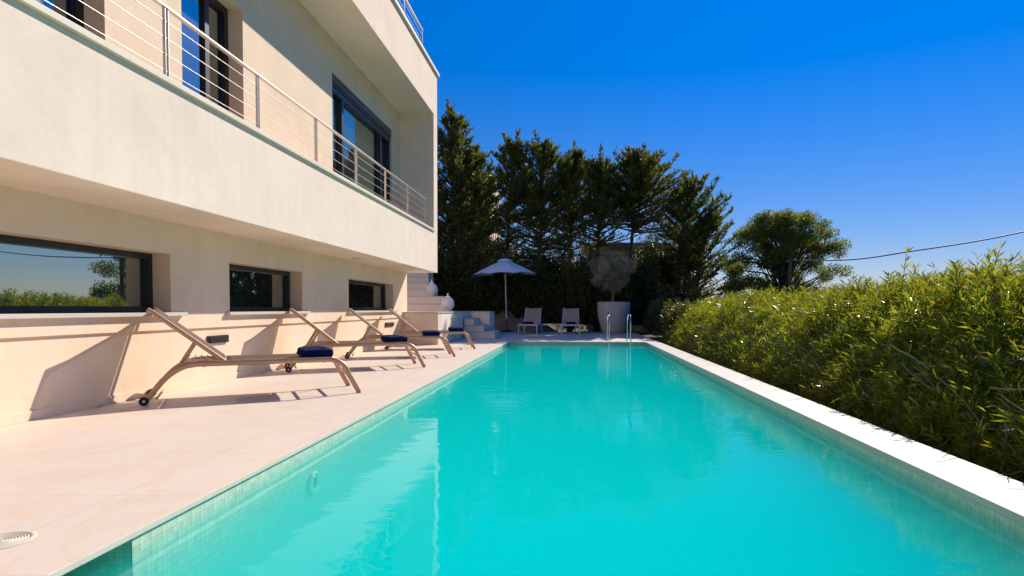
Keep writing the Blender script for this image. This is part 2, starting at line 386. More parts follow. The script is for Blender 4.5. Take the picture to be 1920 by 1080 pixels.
tag(lo, 'round ringed cream skimmer lid in the paving at bottom left', 'lid')

# ------------------------------------------------------------------ villa
XB, XW, XW2, XU, XG = -3.86, -4.75, -4.722, -4.80, -4.99
YE = 17.42; Y0 = -4.5
villa = tag(empty('villa'), 'cream rendered modern villa with long balcony above the loungers', 'villa')
def wall_open(b, x, xin, y0, y1, z0, z1, ops):
    ys = sorted({y0, y1, *[o[0] for o in ops], *[o[1] for o in ops]}); zs = sorted({z0, z1, *[o[2] for o in ops], *[o[3] for o in ops]})
    for a, c in zip(ys, ys[1:]):
        for e, g in zip(zs, zs[1:]):
            if any(o[0] <= a and c <= o[1] and o[2] <= e and g <= o[3] for o in ops): continue
            b.quad((x, a, e), (x, c, e), (x, c, g), (x, a, g))
    for a, c, e, g in ops:
        b.quad((x, a, e), (xin, a, e), (xin, c, e), (x, c, e)); b.quad((x, a, g), (x, c, g), (xin, c, g), (xin, a, g))
        b.quad((x, c, e), (xin, c, e), (xin, c, g), (x, c, g)); b.quad((x, a, e), (x, a, g), (xin, a, g), (xin, a, e))
def sc_(b): b.v = [(x * H, y * H, z * H) for x, y, z in b.v]; return b
WIN = [(-1.2, 1.9), (2.6, 7.2), (8.43, 10.69), (12.9, 16.1)]
WZ0, WZ1 = .935, 1.62
b = MB()
wall_open(b, XW2, XG - .02, Y0, YE, .735, 2.0, [(a, c, WZ0, WZ1) for a, c in WIN])
b.quad((XW, Y0, 0), (XW, YE, 0), (XW, YE, .735), (XW, Y0, .735))
b.quad((XW, Y0, .735), (XW, YE, .735), (XW2, YE, .735), (XW2, Y0, .735))
b.quad((XW2, YE, .735), (-9, YE, .735), (-9, YE, 2), (XW2, YE, 2)); b.quad((XW, YE, 0), (-9, YE, 0), (-9, YE, .735), (XW, YE, .735))
b.box(-9, XG - .03, Y0, YE - .01, 0.001, 1.99)  # unseen solid backing behind the openings, added to block light
sc_(b).build('lower_wall', M['plaster'], villa)
b = MB(); b.box(XW, XW + .012, Y0, YE, 0.001, .085); sc_(b).build('skirting', M['plaster'], villa, bevel=.002)
# balcony body
b = MB(); pf = [(-9, 2.0), (XB, 2.0), (XB, 3.11), (XB - .22, 3.11), (XB - .22, 2.9), (-9, 2.9)]
b.add([(x, Y0, z) for x, z in pf] + [(x, YE + .02, z) for x, z in pf], [(5, 4, 3, 2, 1, 0), (6, 7, 8, 9, 10, 11)] + [(i, (i + 1) % 6, 6 + (i + 1) % 6, 6 + i) for i in range(6)])
sc_(b).build('balcony', M['plaster_white'], villa, bevel=.006)
b = MB(); b.box(XB - .24, XB + .045, Y0, 16.98, 3.11, 3.165)
sc_(b).build('balcony_coping', M['cap'], villa, bevel=.004)
# upper wall with openings
DOORS = [(3.9, 6.36, 2.901, 5.3), (7.60, 9.0, 2.901, 5.3), (12.3, 16.3, 2.901, 5.68)]
b = MB(); wall_open(b, XU, -5.10, Y0, 17.0, 2.901, 6.33, DOORS[:2] + [DOORS[2]])
b.box(-9, -5.16, Y0, 17.0, 2.902, 6.33)  # unseen backing box added behind the doors to keep light out
sc_(b).build('upper_wall', M['plaster'], villa)
b = MB(); b.box(-9, XB - .2205, 17.0, YE + .018, 2.902, 3.112); b.box(-9, XB, 17.0, YE + .02, 3.1125, 6.33)
o = sc_(b).build('end_wall', M['plaster_white'], villa)
b = MB(); b.box(-9, XB, Y0, YE + .02, 6.332, 7.50)
sc_(b).build('roof_parapet', M['plaster_white'], villa, bevel=.006)
b = MB(); b.box(XB - .5, XB + .06, Y0, YE + .09, 7.502, 7.58)
sc_(b).build('roof_coping', M['cap'], villa, bevel=.004)
# lower windows
def window(y0, y1, z0, z1, xg, f=.07, name='window', mullions=(), fm='frame_dark', gm='glass', dep=.06):
    b = MB(); b.box(xg - .02, xg + dep, y0, y1, z0, z0 + f); b.box(xg - .02, xg + dep, y0, y1, z1 - f, z1)
    b.box(xg - .02, xg + dep, y0, y0 + f, z0 + f, z1 - f); b.box(xg - .02, xg + dep, y1 - f, y1, z0 + f, z1 - f)
    for my, mw in mullions: b.box(xg - .02, xg + dep - .01, my, my + mw, z0 + f, z1 - f)
    fr = sc_(b).build(name, M[fm], villa, bevel=.003)
    ys = [y0 + f] + [v for my, mw in mullions for v in (my, my + mw)] + [y1 - f]
    for a, c in zip(ys[::2], ys[1::2]):
        p = MB(); p.quad((xg + .008, a, z0 + f), (xg + .008, c, z0 + f), (xg + .008, c, z1 - f), (xg + .008, a, z1 - f))
        sc_(p).build('pane', M[gm], fr)
    return fr
for a, c in WIN:
    fr = window(a, c, WZ0, WZ1, XG, .07)
    s = MB(); s.box(XG + .06, XW2 + .06, a - (.1 if a > 8 else .1), c + .22, .895, .936)
    sc_(s).build('sill', M['coping'], fr, bevel=.003)
# upper doors
window(3.9, 6.36, 2.905, 5.3, -5.07, .10, 'balcony_door', [(5.7, .16)], 'frame_dark', 'glass')
window(7.60, 9.0, 2.905, 5.3, -5.07, .10, 'balcony_door', [(8.45, .10)], 'frame_dark', 'glass')
d3 = window(12.3, 16.3, 2.905, 5.45, -4.95, .10, 'balcony_door', [(12.95, .12), (15.5, .10)], 'door_dark', 'glass_door', .10)
b = MB(); b.box(-4.97, -4.83, 12.3, 16.3, 5.451, 5.679); b.box(-4.83, -4.81, 12.34, 16.26, 5.50, 5.56)
sc_(b).build('shutter_box', M['door_dark'], d3, bevel=.004)
# railing
def railing(zb, zt, xr, ys, nw, y_end, name):
    h = MB(); h.box(xr - .024, xr + .024, Y0, y_end, zt - .020, zt)
    hr = sc_(h).build(name, M['steel'], villa, bevel=.003)
    for y in ys:
        p = MB(); p.box(xr - .014, xr + .014, y - .026, y - .018, zb, zt - .0205); p.box(xr - .014, xr + .014, y + .018, y + .026, zb, zt - .0205)
        p.box(xr - .03, xr + .03, y - .045, y + .045, zb, zb + .012)
        for k in range(nw):
            z = zb + (zt - zb) * (k + .65) / (nw + .55); p.box(xr - .006, xr + .006, y - .0185, y + .0185, z - .006, z + .006)
        sc_(p).build('post', M['steel'], hr)
    for k in range(nw):
        z = zb + (zt - zb) * (k + .65) / (nw + .55)
        wv = MB(); wv.tube([(xr, Y0, z), (xr, y_end - .05, z)], .0042, 6); sc_(wv).build('wire', M['wire'], hr)
    return hr
ys = [16.3 - 1.72 * k for k in range(12)]
railing(3.165, 3.885, -3.93, ys, 4, 16.34, 'balcony_railing')
railing(7.58, 8.30, -4.0, ys, 4, 16.34, 'roof_railing')
# louvred wall lights and soffit spot
for i, (a, c) in enumerate(((7.94, 8.40), (15.45, 16.15))):
    b = MB(); b.box(XW, XW + .028, a, c, .525, .625)
    o = sc_(b).build('wall_light', M['door_dark'], villa, bevel=.002)
    g = MB()
    for k in range(3): g.box(XW + .028, XW + .040, a + .015, c - .015, .540 + k * .027, .552 + k * .027)
    sc_(g).build('louvre', M['black_hole'], o)
b = MB(); b.lathe([(.075, 0), (.075, -.02), (.05, -.024), (.045, -.008), (0, -.006)], 24, (-4.38, 12.4, 1.999)); sc_(b).build('soffit_spotlight', M['steel'], villa)

# ------------------------------------------------------------------ planter terrace, steps, lanterns
b = MB(); b.prism([(-4.74, 17.43), (-4.74, 17.0), (-3.70, 16.75), (-3.66, 17.1), (-3.63, 21.32), (-2.91, 21.33), (-2.91, 22.6), (-9, 22.6), (-9, 17.43)], .001, .865)
tw = sc_(b).build('terrace_wall', M['plaster_white'], bevel=.01)
c = MB(); c.prism([(-4.74, 17.425), (-4.74, 16.98), (-3.68, 16.72), (-3.635, 17.1), (-3.605, 21.30), (-2.885, 21.305), (-2.885, 22.62), (-9, 22.62), (-9, 17.43)], .867, .895)
sc_(c).build('coping', M['coping'], tw, bevel=.003)
tag(tw, 'low white rendered terrace wall at the end of the villa, beside the small steps', 'wall')
def steps(name, runs, label):
    t = tag(empty(name), label, 'steps')
    for poly, z0, z1 in runs:
        p = MB(); p.box(*poly, z0, z1 - .028); o = sc_(p).build('step', M['plaster_white'], t)
        q = MB(); x0, x1, y0, y1 = poly; q.box(x0 - .0, x1 + .02, y0 - .02, y1, z1 - .027, z1); sc_(q).build('tread', M['coping'], o, bevel=.003)
    return t
steps('garden_steps', [((-3.60, -2.59, 20.2, 21.30), .002, .245), ((-3.60, -2.96, 20.2, 21.30), .246, .447), ((-3.60, -3.28, 20.2, 21.30), .448, .666)],
      'three short white steps rising left to the terrace wall')
runs = []
for k, (xr, y) in enumerate(((-4.25, 20.6), (-4.52, 21.4), (-5.10, 22.2), (-5.45, 23.0), (-5.62, 23.8), (-5.82, 24.6), (-6.0, 25.4))):
    z0 = .896 + .262 * k; runs.append(((-8, xr, y, y + .86), z0, z0 + .26))
steps('terrace_stairs', runs, 'wide white flight of stairs climbing behind the villa corner')
def lantern():
    t = empty('lantern'); r = .175; sq = []
    body = MB(); n = 18
    for k in range(n):                                  # woven ribs
        a = 2 * math.pi * k / n
        body.tube([(r * math.sin(p) * math.cos(a + .25 * math.sin(p)), r * math.sin(p) * math.sin(a + .25 * math.sin(p)), .215 - .19 * math.cos(p)) for p in [R(18 + 16 * i) for i in range(10)]], .007, 5)
    for i in range(11):
        p = R(22 + 13.6 * i); rr = r * math.sin(p)
        body.tube([(rr * math.cos(q * math.pi / 12), rr * math.sin(q * math.pi / 12), .215 - .19 * math.cos(p)) for q in range(24)], .0065, 5, closed=True)
    body.build('basket', M['wicker'], t)
    inner = MB(); inner.lathe([(r * .9 * math.sin(R(18 + 16 * i)), .215 - .175 * math.cos(R(18 + 16 * i))) for i in range(10)], 24); inner.build('liner', M['wicker'], t)
    base = MB(); base.lathe([(0, 0), (.075, 0), (.075, .03), (.06, .04)], 20); base.build('base', M['wicker'], t)
    lidm = MB(); lidm.lathe([(.062, .395), (.072, .40), (.072, .425), (.03, .44), (.018, .455), (.018, .475), (.026, .49), (.020, .515), (0, .52)], 20); lidm.build('lid', M['wicker'], t)
    return t
la = lantern(); la.location = (-3.97 * H, 19.4 * H, .896 * H); la.scale = (1.05,) * 3
tag(la, 'white woven lantern standing on the terrace wall, the lower of the two', 'lantern', 'white woven lanterns')
lb = copy_tree(la); lb.location = (-5.02 * H, 21.75 * H, 1.42 * H); lb.scale = (1.08,) * 3
tag(lb, 'white woven lantern standing higher up on the stairs under the villa corner', 'lantern')

# ------------------------------------------------------------------ loungers
def arc(p0, p1, p2, n=8):
    return [Vector(p0) * (1 - t) ** 2 + Vector(p1) * 2 * t * (1 - t) + Vector(p2) * t * t for t in [i / n for i in range(n + 1)]]
def lounger(raise_z=.93, W=.70, pale=False):
    """origin at the near wheel; +x runs to the foot end, +y to the far side"""
    fm = M['lounger_frame']; t = empty('sun_lounger')
    ZR = .385; LEN = 1.98
    fr = MB(); sec = (1.0, .62)
    for y in (0, W):
        fr.tube([(.36, y, ZR - .012)] + [(x, y, ZR) for x in (.45, .8, 1.2, 1.6, LEN - .33)] + [], .026, 8, flat=(.7, 1.15))
    for x in (.50, LEN - .36): fr.tube([(x, 0, ZR - .02), (x, W, ZR - .02)], .016, 8)
    fr.tube([(.10, .02, .06), (.10, W - .02, .06)], .013, 8)
    fr.build('frame', fm, t)
    for y in (0, W):
        q = MB(); q.tube([Vector((.02, y, .055))] + arc((.12, y, .19), (.22, y, .33), (.36, y, ZR - .012), 7), .026, 8, flat=(.7, 1.1)); q.build('leg', fm, t)
        q = MB(); q.tube(arc((LEN - .33, y, ZR), (LEN - .16, y, ZR), (LEN - .11, y, .22), 8) + [Vector((LEN, y, .012))], .026, 8, flat=(.7, 1.1)); f = q.build('leg', fm, t)
        q = MB(); q.tube([(LEN, y, .0), (LEN, y, .02)], .03, 10, flat=(.75, 1.1)); q.build('foot_cap', M['hub'], f)
        wv = MB(); s = -1 if y == 0 else 1
        wv.tube([(0, y - .018, .042), (0, y + .018, .042)], .042, 20); wl = wv.build('wheel', M['rubber'], t)
        hb = MB(); hb.tube([(0, y - .023, .042), (0, y + .023, .042)], .012, 12); hb.build('hub', M['lounger_bolt'], wl)
    # foot-end stretchers and side brace
    st = MB(); st.tube([(LEN - .10, 0, .20), (LEN - .10, W, .20)], .013, 8); st.tube([(LEN - .20, .0, .335), (LEN - .20, W, .335)], .013, 8)
    for y in (.03, W - .03): st.tube([(LEN - .10, y, .20), (LEN - .16, y + (.12 if y < .3 else -.12), .30), (LEN - .2, y + (.16 if y < .3 else -.16), .335)], .008, 6)
    st.build('stretcher', fm, t)
    # seat sling
    s = MB(); xs = [.68 + (LEN - .36 - .68) * i / 12 for i in range(13)]
    ysn = [.015 + (W - .03) * k / 6 for k in range(7)]
    v = [(x, y, ZR + .020 - .022 * math.sin(math.pi * (y - .015) / (W - .03))) for x in xs for y in ysn]
    s.add(v, [(i * 7 + k, (i + 1) * 7 + k, (i + 1) * 7 + k + 1, i * 7 + k + 1) for i in range(12) for k in range(6)], True)
    so = s.build('seat', M['sling_pale' if pale else 'sling'], t); so.modifiers.new('thick', 'SOLIDIFY').thickness = .006
    # backrest
    hx, hz = .68, ZR + .012; tx = hx - .64; tz = raise_z
    bf = MB(); D = Vector((tx - hx, 0, tz - hz)); nrm = Vector((D.z, 0, -D.x)).normalized()
    def P(f, y, o=0): return (hx + D.x * f + nrm.x * o, y, hz + D.z * f + nrm.z * o)
    for y in (.03, W - .03):
        bf.tube([P(0, y), P(.5, y), P(.93, y), P(1.0, y, -.006)], .021, 8, flat=(.7, 1.1))
    bf.tube([P(0, .03), P(0, W - .03)], .014, 8); bf.tube([P(.97, .03, -.01), P(.97, W - .03, -.01)], .014, 8)
    bo = bf.build('backrest_frame', fm, t)
    s = MB(); v = []
    for i in range(11):
        f = .02 + .98 * i / 10
        for k in range(7):
            y = .045 + (W - .09) * k / 6; u = (y - .045) / (W - .09)
            v.append(P(f - (.030 * math.sin(math.pi * u) if i == 10 else 0), y, .016 - .020 * math.sin(math.pi * u)))
    s.add(v, [(i * 7 + k, (i + 1) * 7 + k, (i + 1) * 7 + k + 1, i * 7 + k + 1) for i in range(10) for k in range(6)], True)
    so = s.build('backrest', M['sling_pale' if pale else 'sling'], t); so.modifiers.new('thick', 'SOLIDIFY').thickness = .006
    # prop strut, ratchet teeth
    p = MB(); px_, pz_ = P(.40, 0)[0], P(.40, 0)[2]
    for y in (.07, W - .07):
        p.tube([(px_, y, pz_ - .01), (.27, y, .335)], .016, 8, flat=(.6, 1.2))
    p.tube([(px_, .05, pz_ - .01), (px_, W - .05, pz_ - .01)], .010, 8)
    p.build('prop', fm, t)
    for y in (.05, W - .05):
        p = MB()
        for k in range(4):
            x = .34 + k * .055; p.tube(arc((x, y, ZR - .005), (x - .012, y, ZR + .045), (x + .02, y, ZR + .04), 4), .006, 6)
        p.box(.30, .55, y - .004, y + .004, ZR - .02, ZR + .006)
        p.build('ratchet', M['lounger_bolt'], t)
    return t
def towel(name, Lx=.33, Wy=.50, hgt=.105, seed=1):
    rs = random.Random(seed); b = MB(); n = 22; secs = 13
    prof = []
    for k in range(n):                              # rolled bundle: rounded cushion section
        a = 2 * math.pi * k / n
        cx = math.copysign(abs(math.cos(a)) ** .4, math.cos(a)); cz = math.copysign(abs(math.sin(a)) ** .5, math.sin(a))
        prof.append((cx * Lx / 2, cz * hgt / 2 + hgt / 2))
    rings = []
    for i in range(secs):
        y = -Wy / 2 + Wy * i / (secs - 1); e = 1 - .10 * (i in (0, secs - 1)); wob = .006 * math.sin(i * 1.7 + seed)
        for k, (x, z) in enumerate(prof):
            rings.append((x * e + wob + rs.uniform(-.002, .002), y, max(0, z * (e if z > .02 else 1) * (1 + .05 * math.sin(i * .9 + k * .5 + seed)))))
    fs = [(i * n + k, i * n + (k + 1) % n, (i + 1) * n + (k + 1) % n, (i + 1) * n + k) for i in range(secs - 1) for k in range(n)]
    b.add(rings, fs, True); b.add(rings[:n], [tuple(range(n - 1, -1, -1))]); b.add(rings[-n:], [tuple(range(n))])
    o = b.build(name, M['navy'])
    f = MB()                                        # visible fold edge of the outer layer
    f.tube([(Lx * .18, -Wy / 2 + Wy * i / 12, hgt * .99 + .003 * math.sin(i + seed)) for i in range(13)], .006, 6); f.tube([(-Lx * .46, -Wy / 2 + Wy * i / 12, hgt * .35) for i in range(13)], .006, 6)
    f.build('fold', M['navy'], o)
    return o
proto = lounger()
LS = [((-4.27, 6.08), (-2.50, 7.20)), ((-4.34, 9.31), (-2.50, 10.36)), ((-4.38, 11.86), (-2.43, 12.64)), ((-4.40, 14.5), (-2.41, 15.1))]
ll = ['tan framed sun lounger nearest the camera, in front of the big left window', 'tan framed sun lounger second from the camera, below the middle window',
      'tan framed sun lounger third from the camera, below the smallest window', 'tan framed sun lounger farthest along the villa wall, by the terrace wall']
tl = ['rolled navy towel on the foot of the nearest lounger', 'rolled navy towel on the second lounger from the camera', 'rolled navy towel on the third lounger from the camera', 'rolled navy towel on the lounger beside the terrace wall']
tp = towel('towel')
for i, ((wx, wy), (fx, fy)) in enumerate(LS):
    o = proto if i == 0 else copy_tree(proto)
    a = math.atan2(fy - wy, fx - wx) - R(3.0 if i == 0 else 3.5)
    wx, wy = fx - 1.99 / H * math.cos(a) - .012, fy - 1.99 / H * math.sin(a); o.location = (wx * H, wy * H, 0); o.rotation_euler = (0, 0, a)
    tag(o, ll[i], 'sun lounger', 'sun loungers in a row along the villa wall')
    k = tp if i == 0 else copy_tree(tp)
    v = Matrix.Rotation(a, 3, 'Z') @ Vector((1.56, .30, 0)); k.location = (wx * H + v.x, wy * H + v.y, .396); k.rotation_euler = (0, 0, a + (0, .06, -.05, .04)[i])
    tag(k, tl[i], 'towel', 'rolled navy towels')
# the two far loungers, foot end towards the camera
def far_lounger():
    t = empty('pool_lounger'); W = .64; fm = M['white_paint']; LEN = 1.95; ZR = .335
    f = MB()
    for x in (-W / 2, W / 2): f.box(x - .018, x + .018, 0, LEN - .1, ZR - .03, ZR + .02)
    f.box(-W / 2 + .018, W / 2 - .018, 0, .036, ZR - .03, ZR + .02); f.box(-W / 2 + .018, W / 2 - .018, LEN - .136, LEN - .1, ZR - .03, ZR + .02)
    f.build('frame', fm, t, bevel=.003)
    for x in (-W / 2, W / 2):
        for y in (.0, LEN - .5):
            q = MB(); q.box(x - .018, x + .018, y + .001, y + .036, 0.0, ZR - .0305); q.build('leg', fm, t, bevel=.003)
    s = MB(); v = [(x, y, ZR + .022 - .012 * math.cos(math.pi * x / W)) for y in [.04 + 1.2 * i / 8 for i in range(9)] for x in [-W / 2 + .02 + (W - .04) * k / 6 for k in range(7)]]
    s.add(v, [(i * 7 + k, i * 7 + k + 1, (i + 1) * 7 + k + 1, (i + 1) * 7 + k) for i in range(8) for k in range(6)], True)
    o = s.build('seat', M['sling_pale'], t); o.modifiers.new('t', 'SOLIDIFY').thickness = .006
    s = MB(); v = []
    for i in range(9):
        f_ = i / 8
        for k in range(7):
            u = -1 + 2 * k / 6; x = u * (W / 2 - .03 - .02 * f_)
            v.append((x, 1.2 + .42 * f_ + .02 * (1 - u * u), ZR + .02 + .60 * f_ - (.022 * (1 - u * u) if i == 8 else 0)))
    s.add(v, [(i * 7 + k, i * 7 + k + 1, (i + 1) * 7 + k + 1, (i + 1) * 7 + k) for i in range(8) for k in range(6)], True)
    o = s.build('backrest', M['sling_pale'], t); o.modifiers.new('t', 'SOLIDIFY').thickness = .008
    b = MB()
    for x in (-W / 2 + .02, W / 2 - .02): b.tube([(x, 1.2, ZR + .015), (x * .94, 1.62, ZR + .615)], .014, 8)
    b.build('backrest_frame', fm, t)
    p = MB()
    for x in (-W / 2 + .06, W / 2 - .06): p.tube([(x, 1.45, ZR + .33), (x, 1.75, ZR + .0)], .010, 8)
    p.build('prop', fm, t)
    return t
fa = far_lounger(); fa.location = (-1.775 * H, 23.8 * H, 0); fa.rotation_euler = (0, 0, R(-4)); fa.scale = (1.06, 1, 1.03)
tag(fa, 'white framed lounger behind the pool, the one beside the parasol', 'sun lounger', 'loungers facing the pool from its far end')
fb = copy_tree(fa); fb.location = (-.12 * H, 23.8 * H, 0); fb.rotation_euler = (0, 0, R(-.5))
tag(fb, 'white framed lounger behind the pool, the one nearer the big pot', 'sun lounger')
for i, (x, o_) in enumerate(((-1.80, fa), (-.12, fb))):
    k = copy_tree(tp); k.location = (x * H + .02, 23.8 * H + .30, .375); k.rotation_euler = (0, 0, R(90)); k.scale = (.8, .75, .75)
    tag(k, ('rolled navy towel on the lounger beside the parasol', 'rolled navy towel on the lounger near the big pot')[i], 'towel', 'rolled navy towels')

# ------------------------------------------------------------------ parasol
def parasol():
    t = empty('parasol', (-2.82 * H, 26.0 * H, 0)); t.rotation_euler = (0, R(-1.6), 0)
    b = MB(); b.lathe([(0, .0), (.26, .0), (.27, .02), (.25, .05), (.10, .075), (.04, .08)], 32); b.build('base', M['rubber'], t)
    b = MB(); b.tube([(0, 0, .08), (0, 0, .52)], .032, 14); b.build('sleeve', M['door_dark'], t)
    b = MB(); b.tube([(0, 0, .52), (0, 0, 2.84)], .024, 14); b.build('pole', M['white_paint'], t)
    zr, zt, r = 2.30, 2.88, 1.32; n = 8; b = MB(); ringn = 8
    v = []; per = 6
    for i in range(ringn + 1):
        f = .12 + .88 * i / ringn
        for k in range(n * per):
            a = 2 * math.pi * (k / per + .5) / n; u = (k % per) / per; a0 = math.pi / n
            flat = math.cos(a0) / math.cos((u - .5) * 2 * a0)       # straight panel edges between ribs
            sag = .05 * math.sin(math.pi * u) * f
            rr = r * f * (flat - sag * .4)
            v.append((rr * math.cos(a), rr * math.sin(a), zt - (zt - zr) * (f ** 1.28) - sag * .25 + (.06 * math.sin(math.pi * u) * (f ** 3))))
    m = n * per
    b.add(v, [(i * m + k, (i + 1) * m + k, (i + 1) * m + (k + 1) % m, i * m + (k + 1) % m) for i in range(ringn) for k in range(m)], False)
    c = b.build('canopy', M['canvas'], t); c.modifiers.new('t', 'SOLIDIFY').thickness = .004
    b = MB(); b.lathe([(.02, .10), (.16, .07), (.30, .005), (.31, -.03)], 8, (0, 0, zt - .02), False); vo = b.build('vent', M['canvas'], c); vo.modifiers.new('t', 'SOLIDIFY').thickness = .004
    for k in range(n):
        a = 2 * math.pi * (k + .5) / n; ca, sa = math.cos(a), math.sin(a)
        q = MB(); pts = []
        for i in range(7):
            f = .06 + .93 * i / 6; pts.append((r * f * ca * .995, r * f * sa * .995, zt - (zt - zr) * (f ** 1.28) - .018))
        q.tube(pts, .008, 6); rb = q.build('rib', M['door_dark'], t)
        q = MB(); f = .5; q.tube([(.04 * ca, .04 * sa, 2.26), (r * f * ca, r * f * sa, zt - (zt - zr) * (f ** 1.28) - .02)], .007, 6); q.build('strut', M['door_dark'], rb)
    q = MB(); q.lathe([(.025, 2.22), (.05, 2.22), (.05, 2.30), (.025, 2.30)], 14); q.build('hub', M['white_paint'], t)
    tag(t, 'open white octagonal parasol on a slim pole behind the pool', 'parasol')
parasol()

# ------------------------------------------------------------------ big pot with olive
POT = (1.655 * H, 25.2 * H)
pot = MB(); Rt = .64
pr = [(0, .0), (.36, 0), (.40, .02), (.47, .15), (.54, .35), (.60, .60), (.635, .90), (Rt, 1.22), (Rt - .03, 1.225), (Rt - .05, 1.20), (Rt - .06, 1.08), (0, 1.07)]
pot.lathe(pr, 56); po = pot.build('plant_pot', M['pot'], loc=(POT[0], POT[1], 0)); 
s = MB(); s.lathe([(Rt - .065, 1.10), (.3, 1.12), (0, 1.11)], 24); s.build('soil', M['soil'], po)
tag(po, 'big round taupe planter at the far right corner of the deck', 'plant pot')
def limb(b, p0, d, L_, r0, r1, rnd, n=5, wander=.25, up=0.0):
    p = Vector(p0); d = Vector(d).normalized(); pts = [p.copy()]; rs = [r0]
    for i in range(n):
        d = (d + Vector((rnd.uniform(-1, 1), rnd.uniform(-1, 1), rnd.uniform(-1, 1))) * wander * .5 + Vector((0, 0, up))).normalized()
        p = p + d * L_ / n; pts.append(p.copy()); rs.append(r0 + (r1 - r0) * (i + 1) / n)
    b.tube(pts, rs, 7, caps=False)
    return pts, d
def olive():
    rnd = random.Random(5); t = empty('olive_tree', (POT[0] - .05, POT[1], 1.10))
    b = MB(); base, dirs, tips = [], [], []
    pts, d = limb(b, (0, 0, -.03), (.02, 0, 1), .62, .062, .045, rnd, 5, .12)
    starts = [pts[-1]]
    trunkpts = pts
    for k in range(9):
        a = 2 * math.pi * k / 9 + rnd.uniform(-.3, .3); s0 = pts[rnd.choice((3, 4, 5, 5))]
        p2, d2 = limb(b, s0, (math.cos(a) * .8, math.sin(a) * .8, 1.0), rnd.uniform(.75, 1.3), .026, .012, rnd, 6, .35, .05)
        for q in range(7):
            s1 = p2[rnd.randint(2, 6)]; a2 = rnd.uniform(0, 6.28)
            p3, d3 = limb(b, s1, (math.cos(a2) * .7, math.sin(a2) * .7, .75), rnd.uniform(.25, .55), .009, .003, rnd, 4, .5, .04)
            tips += p3[1:]
    b.build('trunk', M['bark_pale'], t)
    tips = np.array([tuple(p) for p in tips]); n = 7000
    c = tips[rng.integers(0, len(tips), n)] + rng.normal(size=(n, 3)) * .05
    cc = rng.normal(size=(85, 3)); cc /= np.linalg.norm(cc, axis=1, keepdims=True); cc = cc * (rng.random((85, 1)) ** .35) * np.array([.80, .75, .78]) + np.array([-.02, 0, 1.38])
    c = np.concatenate([c, cc[rng.integers(0, 85, 6000)] + rng.normal(size=(6000, 3)) * .085]); n = len(c)
    left = c[:, 0] < .12; keep = left | (rng.random(n) < .55); c = c[keep]; n = len(c)
    d = rng.normal(size=(n, 3)) + np.array([0, 0, .5])
    leaves_mesh('crown', c, d, rng.uniform(.075, .13, n), rng.uniform(.024, .036, n), M['olive'], t)
    tag(t, 'small olive tree with pale sparse crown growing in the big pot', 'tree')
olive()

# ------------------------------------------------------------------ pool ladder
ld = empty('pool_ladder', (0, 0, 0)); tag(ld, 'polished steel ladder rails at the far end of the pool', 'pool ladder')
for x in (1.07 * H, 1.70 * H):
    q = MB(); yb, yf, zt = 19.25 * H, 18.15 * H, .86 * H; xo = 0.0
    pts = [Vector((x, yb, .0)), Vector((x, yb, .3)), Vector((x, yb - .02, .55))] + arc((x, yb - .03, .62), (x, yb - .10, zt), (x, (yb + yf) / 2, zt), 8) + arc((x, (yb + yf) / 2, zt), (x, yf + .14, zt), (x, yf, .50), 8)[1:] + [Vector((x, yf, .1)), Vector((x, yf + .02, -.9))]
    q.tube(pts, .021, 12); r_ = q.build('rail', M['chrome'], ld)
    f = MB(); f.lathe([(.021, .02), (.05, .012), (.055, .0)], 20, (x, yb, .001)); f.build('flange', M['chrome'], r_)
for k in range(3):
    q = MB(); z = -.28 - .25 * k; q.box(1.07 * H + .01, 1.70 * H - .01, 18.15 * H - .04, 18.15 * H + .05, z, z + .03); q.build('step', M['chrome'], ld)

